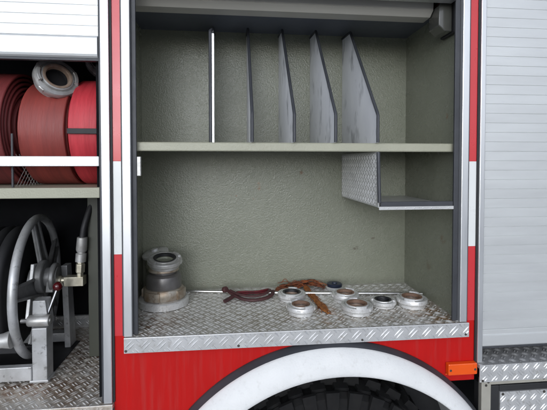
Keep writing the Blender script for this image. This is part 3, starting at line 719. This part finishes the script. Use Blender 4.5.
dk.tube(lp_([(-0.028, 0.254, 0.008), (-0.012, 0.272, 0.010), (0.006, 0.298, 0.012), (0.02, 0.312, 0.010)]), 0.0085, 10, flat=0.8, up=UP)
dk.build('dark_loop', M['maroon'], sp, smooth=60)
MB().tube(lp_([(0.008, 0.300, 0.012), (0.03, 0.316, 0.014), (0.07, 0.326, 0.013), (0.11, 0.33, 0.012), (0.156, 0.352, 0.014)]), 0.0095, 10, flat=0.5, up=UP).tube(
    lp_([(0.012, 0.312, 0.022), (0.05, 0.318, 0.022), (0.10, 0.322, 0.020), (0.148, 0.346, 0.020)]), 0.006, 10, flat=0.5, up=UP).build('red_loop', M['strapred'], sp, smooth=60)
MB().lathe([(0.0, -0.009), (0.010, -0.009), (0.012, -0.006), (0.012, 0.006), (0.010, 0.009), (0.0, 0.009)], 16, (-0.098, 0.052, 0.022), (0.6, -0.6, 0.3)).build('end_knob', M['maroon'], sp, smooth=35)
rp = thing('frayed_strap', 'rust orange frayed strap crumpled behind the couplings with one tail towards the sill', 'strap', (0.31, 0.39, ZF))
def ribbon(mb, pts, w, th=0.0016, n=9, wav=0.0):
    """flat woven strap with uneven edges"""
    path = bez(pts, n); vs = []; m = len(path)
    for i, p in enumerate(path):
        t = (path[min(i + 1, m - 1)] - path[max(i - 1, 0)]); t.z = 0; t.normalize()
        sd = Vector((-t.y, t.x, 0)); tl = 0.25 * math.sin(i * 0.45 + wav)
        a = w * 0.5 * (1 + random.uniform(-0.10, 0.10)) * min(1, 0.55 + 0.2 * min(i, m - 1 - i)); b = w * 0.5 * (1 + random.uniform(-0.10, 0.10)) * min(1, 0.55 + 0.2 * min(i, m - 1 - i))
        for q, e in ((1, a), (0.33, a), (-0.33, b), (-1, b)):
            z = max(p.z + tl * q * e * 0.6 + 0.0012 * math.sin(i * 1.3 + q * 2 + wav), 0.0028)
            vs.append((p.x + sd.x * q * e, p.y + sd.y * q * e, z + th * (1.0 if abs(q) < 1 else 0.4)))
        for q, e in ((-1, b), (-0.33, b), (0.33, a), (1, a)):
            z = max(p.z + tl * q * e * 0.6 + 0.0012 * math.sin(i * 1.3 + q * 2 + wav), 0.0028)
            vs.append((p.x + sd.x * q * e, p.y + sd.y * q * e, z - th * (1.0 if abs(q) < 1 else 0.4)))
    fs = [(i * 8 + k, i * 8 + (k + 1) % 8, (i + 1) * 8 + (k + 1) % 8, (i + 1) * 8 + k) for i in range(m - 1) for k in range(8)]
    fs += [tuple(range(8)), tuple((m - 1) * 8 + k for k in range(7, -1, -1))]
    return mb.add(vs, fs)
rb = MB()
ribbon(rb, [(-0.125, -0.015, 0.006), (-0.085, 0.018, 0.010), (-0.03, 0.028, 0.016), (0.03, 0.018, 0.014), (0.088, 0.012, 0.006)], 0.030, wav=0.4)
ribbon(rb, [(-0.110, 0.015, 0.014), (-0.06, 0.008, 0.022), (0.0, 0.022, 0.026), (0.05, -0.004, 0.018), (0.080, -0.012, 0.008)], 0.026, wav=2.1)
ribbon(rb, [(-0.060, 0.035, 0.010), (-0.02, 0.002, 0.030), (0.035, 0.028, 0.030), (0.070, 0.030, 0.012)], 0.024, wav=3.6)
ribbon(rb, [(-0.140, -0.030, 0.004), (-0.10, -0.012, 0.012), (-0.05, -0.008, 0.012), (0.0, 0.006, 0.018)], 0.022, wav=5.0)
for k in range(14):
    x0, y0, a = random.uniform(-0.13, 0.07), random.uniform(-0.02, 0.035), random.uniform(-0.7, 0.7)
    L_ = random.uniform(0.02, 0.045)
    rb.tube(bez([(x0, y0, 0.020), (x0 + L_ * math.cos(a), y0 + L_ * math.sin(a), random.uniform(0.022, 0.034)), (x0 + 2 * L_ * math.cos(a), y0 + 2 * L_ * math.sin(a) * 0.4, 0.008)], 6), 0.0011, 5)
rb.build('crumpled_strap', M['rope'], rp, smooth=50)
rt = MB()
ribbon(rt, [(0.000, 0.004, 0.012), (0.004, -0.05, 0.005), (0.010, -0.12, 0.006), (0.018, -0.20, 0.004), (0.024, -0.268, 0.005)], 0.027, wav=1.0)
ribbon(rt, [(0.004, -0.10, 0.010), (0.015, -0.16, 0.009), (0.012, -0.22, 0.008), (0.028, -0.285, 0.004)], 0.015, wav=2.4)
for k in range(12):
    y0 = random.uniform(-0.28, -0.04); sg = random.choice((-1, 1)); x0 = 0.004 - 0.07 * y0 + sg * 0.009
    rt.tube(bez([(x0, y0, 0.006), (x0 + sg * 0.006, y0 - 0.012, 0.006), (x0 + sg * random.uniform(0.004, 0.014), y0 - 0.03, 0.003)], 5), 0.0010, 5)
rt.build('strap_tail', M['ropetail'], rp, smooth=50)
